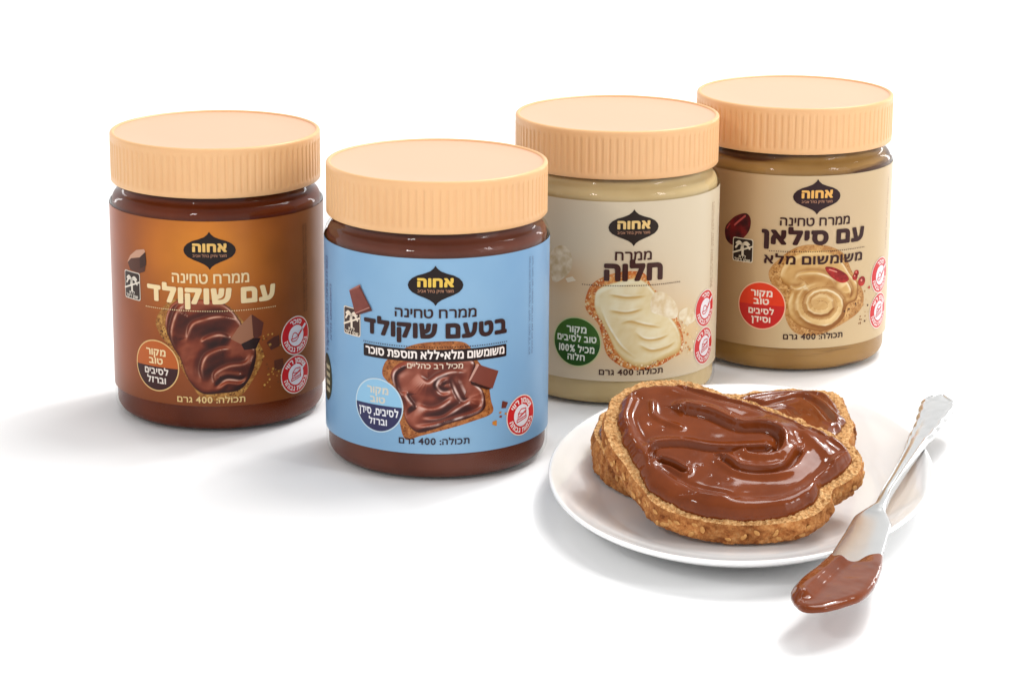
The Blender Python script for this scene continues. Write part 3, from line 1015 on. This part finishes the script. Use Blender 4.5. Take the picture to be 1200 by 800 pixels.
def print_beige(lab, dz):
    br = (70, 36, 30)
    k = Ink()
    st = [(T[n], [(0, .55, .7, 3.2), (-1.1, -.25, 1.2, .7)]) for n in ('s2a', 's2b', 's2c', 's2d', 's2e', 's2f')]
    picture(k, T['b2'], T['c2'], st, ((196, 96, 40), (236, 176, 100), (240, 214, 160)), ((210, 172, 106), (244, 228, 178), (254, 250, 234)), 21, sharp=12, amp=1.2, gl=(.5, .7, .3), dkk=.5)
    hv = speck((226, 200, 156), (250, 238, 212), 31, .45)
    k.poly(spline(T['k2a'], 40, True), 2, hv); k.poly(spline(T['k2b'], 30, True), 2, hv)
    k.poly(spline(T['hal'], 40, True), 1, speck((206, 178, 136), (242, 226, 196), 33, .45)); k.poly(T['crumb2'], 2, (240, 222, 190), .15)
    rng = random.Random(8)
    for i in range(40):
        k.disc(rng.uniform(22, 33), rng.uniform(20, 36), rng.uniform(.25, .7), 2, rng.choice([(248, 228, 190), (214, 140, 70), (240, 206, 150)]), .15)
    for i in range(70):
        t = rng.random()
        P = spline(T['b2'], 100, True)
        a = P[int(62 + t * 34) % 100]
        c = np.array([2, 36]) - a
        c = c / np.hypot(*c)
        d = rng.uniform(.3, 2.6)
        k.disc(a[0] + c[0] * d, a[1] + c[1] * d, rng.uniform(.25, .45), 2, rng.choice([(252, 232, 190), (178, 76, 36), (246, 214, 160)]), .14)
    k.build('serving_picture', lab)
    k = Ink()
    text(k, 'ממרח', .1, 63.1, 15.2, 3.7, 5, br, .02)
    text(k, 'חלוה', .4, 54.4, 24.6, 7.4, 5, br, .055, .06)
    dotted(k, -20.7, 21, 52.5, br)
    k.build('product_title', lab)
    w = (244, 246, 226)
    nutrition_badge(lab, -23.1, 27.8, (206, 208, 150), (66, 104, 34), (44, 86, 28), [
        ('מקור', 3.9, 8.8, 2.7, w), ('טוב לסיבים', .1, 17.2, 2.6, w), ('מכיל 100%', -4.4, 15.6, 2.7, w), ('חלוה', -7.8, 7.6, 2.5, w)], 0)
    warning_badge(lab, 38.6, 38.0, 'spoon', 0)
    warning_badge(lab, 38.4, 21.9, 'block', 0)
    k = Ink()
    text(k, 'תכולה: 400 גרם', .2, 14.6, 27, 2.3, 5, br, .02)
    k.build('weight_text', lab)
    side_text(lab, 43.4, 46, 82, (176, 140, 108), 0, ['ממרח חלוה, לשמור במקום קריר ויבש', 'הופרדות שמן היא טבעית'], .9)


# --- tan label: date syrup
def bg_tan(S, Z):
    c = lerp3((-S - 12) / 30, (232, 202, 156), (200, 156, 108))
    return lerp3(np.exp(-((S - 6) / 30) ** 2 - ((Z - 72) / 20) ** 2) * .4, c, np.array((228, 198, 166)) + 0 * c)


def print_tan(lab, dz):
    br = (56, 24, 22)
    k = Ink()
    st = [(T[n], [(0, 1.0, 3.2, .8)]) for n in ('s3a', 's3b', 's3c', 's3d')]
    picture(k, T['b3'], T['c3'], st, ((178, 122, 64), (226, 180, 116), (140, 90, 46)), ((146, 90, 38), (236, 190, 114), (254, 240, 206)), 41, sharp=13, amp=1.3, gl=(.4, .8, .4), dkk=1.0)
    syr = speck((126, 20, 18), (196, 48, 38), 12, .5)
    k.poly(spline(T['k3a'], 40, True), 2, syr)
    for (x, z), r in zip(T['d3a'], (1.4, 2.2, 1.5, .7)):
        k.disc(x, z, r, 3, syr, .2)
        k.disc(x - .3, z + .5, r * .25, 4, (238, 150, 130), .12)
    k.line([(6.5, 46.5), (10, 45.2)], .5, 4, (232, 140, 120))
    for x, z in T['sp3']:
        k.disc(x, z, .5, 2, (90, 54, 30), .15)
    rng = random.Random(3)
    for i in range(26):
        k.disc(rng.uniform(22, 29), rng.uniform(20, 36), rng.uniform(.2, .4), 2, rng.choice([(190, 140, 80), (150, 100, 56)]), .14)
    k.poly(spline(T['date'], 40, True), 2, speck((52, 12, 18), (124, 22, 26), 9, .35))
    k.line([(-31, 68.6), (-34.6, 65.4), (-36, 64)], .8, 3, (196, 84, 80)); k.line([(-38.6, 64.2), (-40, 62)], .6, 3, (170, 60, 58))
    k.build('serving_picture', lab)
    palm_badge(lab, -31.7, 53.6, 0, (48, 34, 28), (236, 222, 196), 4.9, 5.2)
    k = Ink()
    text(k, 'ממרח טחינה', 0, 65.8, 31, 3.6, 5, br, .02)
    text(k, 'עם סילאן', .3, 57.5, 47, 6.4, 5, br, .055, .06)
    dotted(k, -19.5, 24, 54.6, br)
    text(k, 'משומשום מלא', .7, 49.0, 45, 3.7, 6, br, .03, .1)
    k.build('product_title', lab)
    w = (252, 232, 214)
    nutrition_badge(lab, -22.4, 30.1, (246, 196, 160), (232, 64, 34), (206, 44, 40), [
        ('מקור', 4.1, 9.6, 2.7, w), ('טוב', .6, 6.8, 2.5, w), ('לסיבים', -3.7, 11.2, 2.5, w), ('וסידן', -7.3, 8.4, 2.5, w)], 0, split=.4)
    warning_badge(lab, 38.2, 39.6, 'spoon', 0)
    warning_badge(lab, 38.0, 23.7, 'block', 0)
    k = Ink()
    text(k, 'תכולה: 400 גרם', .8, 15.9, 26.6, 2.3, 5, br, .02)
    k.build('weight_text', lab)
    side_text(lab, 43.6, 50, 82, (150, 112, 80), 0, ['ממרח טחינה עם סילאן, לשמור במקום קריר'], .9)


make_jar(-.0902, 1.0706, .6, -.6, dict(label='jar with glossy orange-brown label and cream writing, leftmost of the four jars', bg=bg_brown, print=print_brown,
         fill=fill_mat('chocolate_tahini', (86, 34, 13), (106, 46, 20)), emb=(30, 14, 11), gold=(244, 196, 110)))
make_jar(-.0004, 1.0084, -.6, .9, dict(label='jar with light blue label and dark brown filling, nearest of the four jars', bg=bg_blue, print=print_blue,
         fill=fill_mat('dark_chocolate_tahini', (88, 46, 33), (104, 58, 44)), emb=(32, 17, 13)))
make_jar(.0749, 1.1065, 6.2, .4, dict(label='jar with pale beige label, green round badge and cream filling, behind the plate', bg=bg_beige, base_k=.86, print=print_beige,
         fill=fill_mat('halva_spread', (190, 164, 116), (204, 180, 134)), emb=(40, 25, 17), gold=(240, 202, 130)))
make_jar(.1556, 1.1574, 7.0, 2.1, dict(label='jar with tan label, red round badge and a printed date, farthest back at right', bg=bg_tan, print=print_tan,
         fill=streaked('date_tahini', (144, 106, 56), (162, 124, 72), (84, 52, 32)), emb=(46, 20, 24), gold=(238, 180, 96)))

# ---------------------------------------------------------------- the table
me = raw_mesh('table_surface', np.array([(-9, -6, 0), (9, -6, 0), (9, 14, 0), (-9, 14, 0)], float), [np.array([[0, 1, 2, 3]])])
tb = put('table_surface', me, [M_table], None, False)
tb['kind'] = 'structure'
tb['label'] = 'plain white table surface under the jars and plate'

# ---------------------------------------------------------------- the plate
PX, PY, PA, PB, PROT = 112.8, 952.5, 70.3, 107.5, -.176
prof = [(0.02, 3.6), (.40, 3.6), (.68, 3.9), (.76, 4.7), (.84, 6.6), (.92, 9.3), (.975, 11.6), (.99, 12.2), (1.0, 12.3), (1.006, 11.9), (1.004, 11.2),
        (.985, 9.9), (.93, 7.4), (.85, 4.2), (.76, 2.0), (.70, 1.6), (.69, .2), (.66, 0), (.645, .3), (.63, 1.3), (.3, 1.4), (.02, 1.4)]
a = np.linspace(0, 2 * np.pi, 256, endpoint=False)
dense = spline(prof[:11], 60)
dense = np.vstack([dense, spline(prof[10:], 40)[1:]])
rings = []
for rho, z in dense:
    r1, r2 = PA * rho, PB * rho
    rings.append(np.stack([r1 * np.cos(a), r2 * np.sin(a), np.full(256, z)], 1))
plate = put('plate', rings_mesh('plate', rings[::-1]), [M_china])
plate.location = (PX * MM, PY * MM, 0)
plate.rotation_euler = (0, 0, PROT)
plate['label'] = 'white oval china plate with raised rim under the bread slices'
plate['category'] = 'plate'


# ---------------------------------------------------------------- bread
def vor(v):
    d, _ = mnoise.voronoi(v)
    return d


def bread(name, label, origin, tilt, outline, thick, seed, nseeds, visible):
    root = bpy.data.objects.new(name, None)
    COL.objects.link(root)
    root.location = tuple(c * MM for c in origin)
    root.rotation_euler = (R_(tilt), 0, 0)
    root['label'], root['category'], root['group'] = label, 'bread', 'slices of bread on the plate'
    N = 620
    O = spline(outline, N, True)
    c = O.mean(0)
    O = c + (O - c) * (1 + .045 * (fbm(O[:, 0] * .13, O[:, 1] * .13, seed + 70, 4) - .47))[:, None]
    t = np.roll(O, -1, 0) - np.roll(O, 1, 0)
    t /= np.linalg.norm(t, axis=1)[:, None]
    nrm = np.stack([t[:, 1], -t[:, 0]], 1)
    if ((O - c) * nrm).sum() < 0:
        nrm = -nrm
    ccw = np.sum(O[:, 0] * np.roll(O[:, 1], -1) - O[:, 1] * np.roll(O[:, 0], -1)) > 0
    if not ccw:
        O, nrm = O[::-1], nrm[::-1]
    off = Vector((seed * 13.1, seed * 7.7, 0))

    def disp(P, n3, amp, pit):
        out = P.copy()
        for i in range(len(P)):
            v = Vector(P[i])
            d = amp * mnoise.fractal(v * .16 + off, 1.0, 2.0, 4)
            d += .25 * mnoise.noise(v * .55 + off) + .26 * mnoise.noise(v * 1.3 + off)
            w = vor(v * (.34 if pit < 1 else .24) + off)
            d -= pit * max(0., .42 - w[0]) * 2.2
            if pit < 1:
                w = vor(v * .8 + off)
                d -= .75 * max(0., .45 - w[0]) * 2.2
            if pit > 1:
                w = vor(v * .62 + off)
                d -= .9 * max(0., .36 - w[0]) * 2.2
            out[i] += n3[i] * d
        return out
    up = np.tile([0, 0, 1.0], (N, 1))
    top = []
    for s in [.02, .25, .5, .62, .7, .75] + list(np.linspace(.78, .985, 30)):
        p2 = c + (O - c) * s
        P = np.column_stack([p2, np.full(N, 0.)])
        top.append(disp(P, up, .5, .8) if s > .6 else P)
    edge = np.column_stack([O + nrm * .1, np.full(N, -.1)])
    e3 = np.column_stack([nrm * .6, np.full(N, .8)])
    border = disp(edge, e3, .7, .6)
    top.append(border)
    crumb = put('crumb', rings_mesh('crumb', top, True, False), [M_crumb], root)
    h = thick
    prof = [(.35, -.8), (.5, -1.6)] + [(.5 + .5 * math.sin(math.pi * q), -1.9 - (h - 3.6) * q) for q in np.linspace(.06, .94, 18)] + \
           [(.4, -h + 1.2), (0, -h + .5), (-.9, -h), (-2.5, -h)]
    side = [border]
    for o_, z_ in prof:
        P = np.column_stack([O + nrm * o_, np.full(N, z_)])
        n3 = np.column_stack([nrm, np.zeros(N)])
        side.append(disp(P, n3, .9, 1.9) if z_ > -h + .3 else P)
    for s in (.85, .5, .05):
        side.append(np.column_stack([c + (O - c) * s, np.full(N, -h)]))
    crust = put('crust', rings_mesh('crust', side, False, True), [M_crust], root)
    # sesame seeds on the crust
    rng = random.Random(seed)
    base = lathe('sesame_seed', [(.12, -1.35), (.4, -1.15), (.72, -.6), (.85, .0), (.72, .6), (.4, 1.15), (.12, 1.35)], 12)
    base.materials.append(M_seed)
    base.polygons.foreach_set('use_smooth', np.ones(len(base.polygons), bool))
    for i in range(nseeds):
        while True:
            j = rng.randrange(N)
            if visible(O[j]):
                break
        row = rng.randrange(3, 19)
        P = side[row][j]
        n3 = Vector((nrm[j][0], nrm[j][1], 0))
        o = bpy.data.objects.new('sesame_seed', base)
        COL.objects.link(o)
        o.parent = crust
        o.location = Vector(P) * MM + n3 * .12 * MM
        q = n3.to_track_quat('Y', 'Z').to_euler()
        o.rotation_mode = 'QUATERNION'
        from mathutils import Quaternion
        o.rotation_quaternion = Quaternion(n3, rng.uniform(0, math.pi)) @ n3.to_track_quat('Y', 'Z')
        s = rng.uniform(.85, 1.2)
        o.scale = (s, .5 * s, s)
    return root


def spread(name, parent, outline, strokes, hb, w, seed, under=-.5, closed=False, base=0., N=620, M=150, amp=.28, matl=None, streak=(), bubbles=0, wob=.5):
    O = spline(outline, N, True)
    tn = np.roll(O, -3, 0) - np.roll(O, 3, 0)
    tn /= np.linalg.norm(tn, axis=1)[:, None]
    wv = (fbm(O[:, 0] * .22, O[:, 1] * .22, seed + 40, 4) - .47) * 2 * wob * 2
    O = O + np.stack([tn[:, 1], -tn[:, 0]], 1) * wv[:, None]
    if np.sum(O[:, 0] * np.roll(O[:, 1], -1) - O[:, 1] * np.roll(O[:, 0], -1)) < 0:
        O = O[::-1]
    # slightly uneven edge
    c = O.mean(0)
    rho = 1 - (1 - np.linspace(.004, 1, M)) ** 1.25
    G = c + rho[:, None, None] * (O - c)[None]
    X, Y = G[..., 0], G[..., 1]
    d, _ = seg_dist(X, Y, O[::2], np.roll(O[::2], -1, 0))
    d[-1] = 0
    H = (hb - under) * np.sqrt(np.clip(1 - (1 - np.clip(d / w, 0, 1)) ** 2, 0, 1)) + under
    f = np.clip(d / 2.6, 0, 1)
    f = f * f * (3 - 2 * f)
    for pts, comps in strokes:
        H += f * stroke_field(X, Y, pts, comps)
    H += f * amp * (fbm(X * .09, Y * .09, seed, 3) - .5) * 2
    for pts in streak:
        P = spline(pts, 40)
        dd, ss = seg_dist(X, Y, P[:-1], P[1:])
        H += f * np.exp(-(dd / 5.5) ** 2) * (vnoise(dd * ss * 1.5 + .13 * X, Y * .05 + X * .04, seed + 60) - .5) * .07
    rg = random.Random(seed)
    for i in range(bubbles):
        k, j = rg.randrange(40, M - 8), rg.randrange(N)
        H += f * rg.choice([-.35, .3, -.25]) * np.exp(-((X - X[k, j]) ** 2 + (Y - Y[k, j]) ** 2) / rg.uniform(.25, .6) ** 2)
    H += base
    rings = [np.stack([X[k], Y[k], H[k]], 1) for k in range(M)]
    if closed:
        for s, z in ((1.0, under - .8), (.93, under - 1.5), (.6, under - 1.7), (.05, under - 1.7)):
            rings.append(np.column_stack([c + (O - c) * s, np.full(N, z + base)]))
    return put(name, rings_mesh(name, rings, True, closed), [matl or M_choc], parent)


front = bread('bread_slice', 'front slice of seeded brown bread with chocolate spread, leaning on the other slice',
              (103.4, 920.2, 27.4), 20, F['slice'], 9.2, 2, 46, lambda p: p[1] < 14)
STEP = [(1.9, 1.5, 1.9), (-.5, -1.2, 1.2)]
STEPR = [(-1.9, 1.5, 1.9), (.5, -1.2, 1.2)]
ST = [
    (F['g1'], [(2.0, 3.0, .95, 3.6), (-.3, -1.2, 1.1)]),
    (F['e1'], [(0, .8, 3.0)]),
    (F['g2'], [(1.3, 1.3, .8, 2.6), (-.4, -1.0, 1.0)]),
    (F['g3'], [(1.5, 1.7, .85, 2.6), (-.2, -1.3, .9), (-2.2, .6, 1.6)]),
    (F['r1'], [(0, 1.4, 3.0, 4.6)]),
    (F['r2'], [(0, 1.3, 1.6)]),
    (F['dim'], [(0, -2.4, .9), (1.8, 1.3, 1.2), (-1.8, .8, 1.2)]),
    (F['g4'], [(0, -.9, 1.2), (2.2, .8, 1.4, 2.6)]),
    (F['r3'], [(0, .9, 2.6), (3.6, -.6, 1.6)]),
    (F['r4'], [(0, .9, 1.4)]),
]
spread('chocolate_spread', front, F['choc'], ST, 3.0, 4.2, 5, base=.2, streak=(F['e1'], F['r1']), bubbles=22)
bs = F['bslice'] + [(41, -12), (36, -28), (24, -40), (8, -45), (-16, -46), (-32, -43), (-44, -33), (-51, -19), (-53.5, -8), (-53, 3), (-50.5, 14), (-46, 25), (-36, 35), (-20, 41), (-6, 42)]
bc = F['bchoc'] + [(33, -22), (22, -34), (6, -39), (-14, -40), (-30, -39), (-42, -29), (-49, -16), (-51.8, -6), (-51.2, 3), (-48, 13), (-41, 23), (-28, 31), (-10, 33)]
back = bread('bread_slice', 'rear slice of brown bread with chocolate spread, lying half hidden under the front slice',
             (112.6, 970.0, 19.5), 3, bs, 13.4, 7, 22, lambda p: p[0] > 20 or p[0] < -44)
spread('chocolate_spread', back, bc, [(F['bst1'], [(0, -1.2, 1.6), (2.6, .9, 1.8), (-2.8, .6, 1.8)]), (F['bst2'], [(0, -.6, 1.0), (1.6, .5, 1.4)]), (F['bst3'], [(0, -.8, 1.4)])],
       2.6, 4.0, 8, base=.2, streak=(F['bst1'], F['bst2']), bubbles=12)

# ---------------------------------------------------------------- the knife, lying across the rim of the plate
KZ = 13.6
Lk, Rk = np.array(F['kL']), np.array(F['kR'])
ys = np.concatenate([np.linspace(798.8, 812, 22), np.linspace(812.6, 1020, 190), np.linspace(1021, 1034, 30)])
xl = np.interp(ys, Lk[:, 1], Lk[:, 0])
Rk2 = np.vstack([Rk, [(203.2, 1034.2)]])
xr = np.interp(ys, Rk2[:, 1], Rk2[:, 0])


def sm(v, n=5, it=3):
    for _ in range(it):
        w = v.copy()
        w[1:-1] = (v[:-2] + 2 * v[1:-1] + v[2:]) / 4
        v = w
    return v


xl, xr = sm(xl), sm(xr)
sc = np.clip((ys - 962) / 12, 0, 1) * np.clip((1032 - ys) / 4, 0, 1)
xl = xl - .55 * sc * np.abs(np.sin(ys * .27))
xr = xr + .55 * sc * np.abs(np.sin(ys * .27 + .8))
kb = spline(np.array([(798.8, .35), (806, .7), (850, .9), (884, 1.0), (893, 1.9), (900, 2.3), (940, 2.0), (1000, 1.6), (1034, 1.3)]), 400)
th = np.interp(ys, kb[:, 0], kb[:, 1])
hand = np.clip((ys - 898) / 14, 0, 1)
q = np.linspace(0, 1, 29)
rings = []
for i in range(len(ys)):
    e = np.sqrt(np.clip(1 - np.abs(2 * q - 1) ** 3.2, 0, 1))
    rim = np.exp(-((q - .13) / .06) ** 2) + np.exp(-((q - .87) / .06) ** 2) + .55 * np.exp(-((q - .5) / .22) ** 2)
    zt = KZ + th[i] * e + hand[i] * .8 * rim * e
    zb = KZ - .75 * th[i] * e
    x = xl[i] + (xr[i] - xl[i]) * q
    up = np.stack([x, np.full(29, ys[i]), zt], 1)
    dn = np.stack([x, np.full(29, ys[i]), zb], 1)[::-1][1:-1]
    rings.append(np.vstack([up, dn]))
kc = np.array([160., 915., 0])
kroot = bpy.data.objects.new('butter_knife', None)
COL.objects.link(kroot)
kroot.location = kc * MM
kroot['label'] = 'silver knife with chocolate on its tip, lying across the plate rim'
kroot['category'] = 'knife'
cut = int(np.argmin(np.abs(ys - 893)))
put('blade', rings_mesh('blade', [r - kc for r in rings[:cut + 1]], True, False), [M_steel], kroot)
put('handle', rings_mesh('handle', [r - kc for r in rings[cut:]], False, True), [M_steel], kroot)
# chocolate on the tip
ko = [(116.0, 797.4), (113.6, 803.5), (113.6, 811.2), (115.6, 818.0), (122.0, 829.2), (127.5, 840), (131.4, 846.8), (133.4, 841.0), (138.2, 840.4), (143.5, 846.5), (148.4, 847.5),
      (147.6, 841), (143.8, 826), (137.4, 810), (128.6, 801.4), (121.2, 797.2)]
ko = [(x - kc[0], y - kc[1]) for x, y in ko]
spread('chocolate_smear', kroot, ko, [([(-43, -108), (-38, -98), (-31, -84), (-25, -74)], [(0, 2.4, 2.2, 8.0)]), ([(-38, -84), (-32, -76), (-22, -74)], [(0, -.6, 1.6)])],
       1.2, 2.8, 15, under=-.3, closed=True, base=KZ + .4, N=300, M=70, amp=.25, wob=.16, streak=([(-43, -108), (-38, -98), (-31, -84), (-25, -74)],))
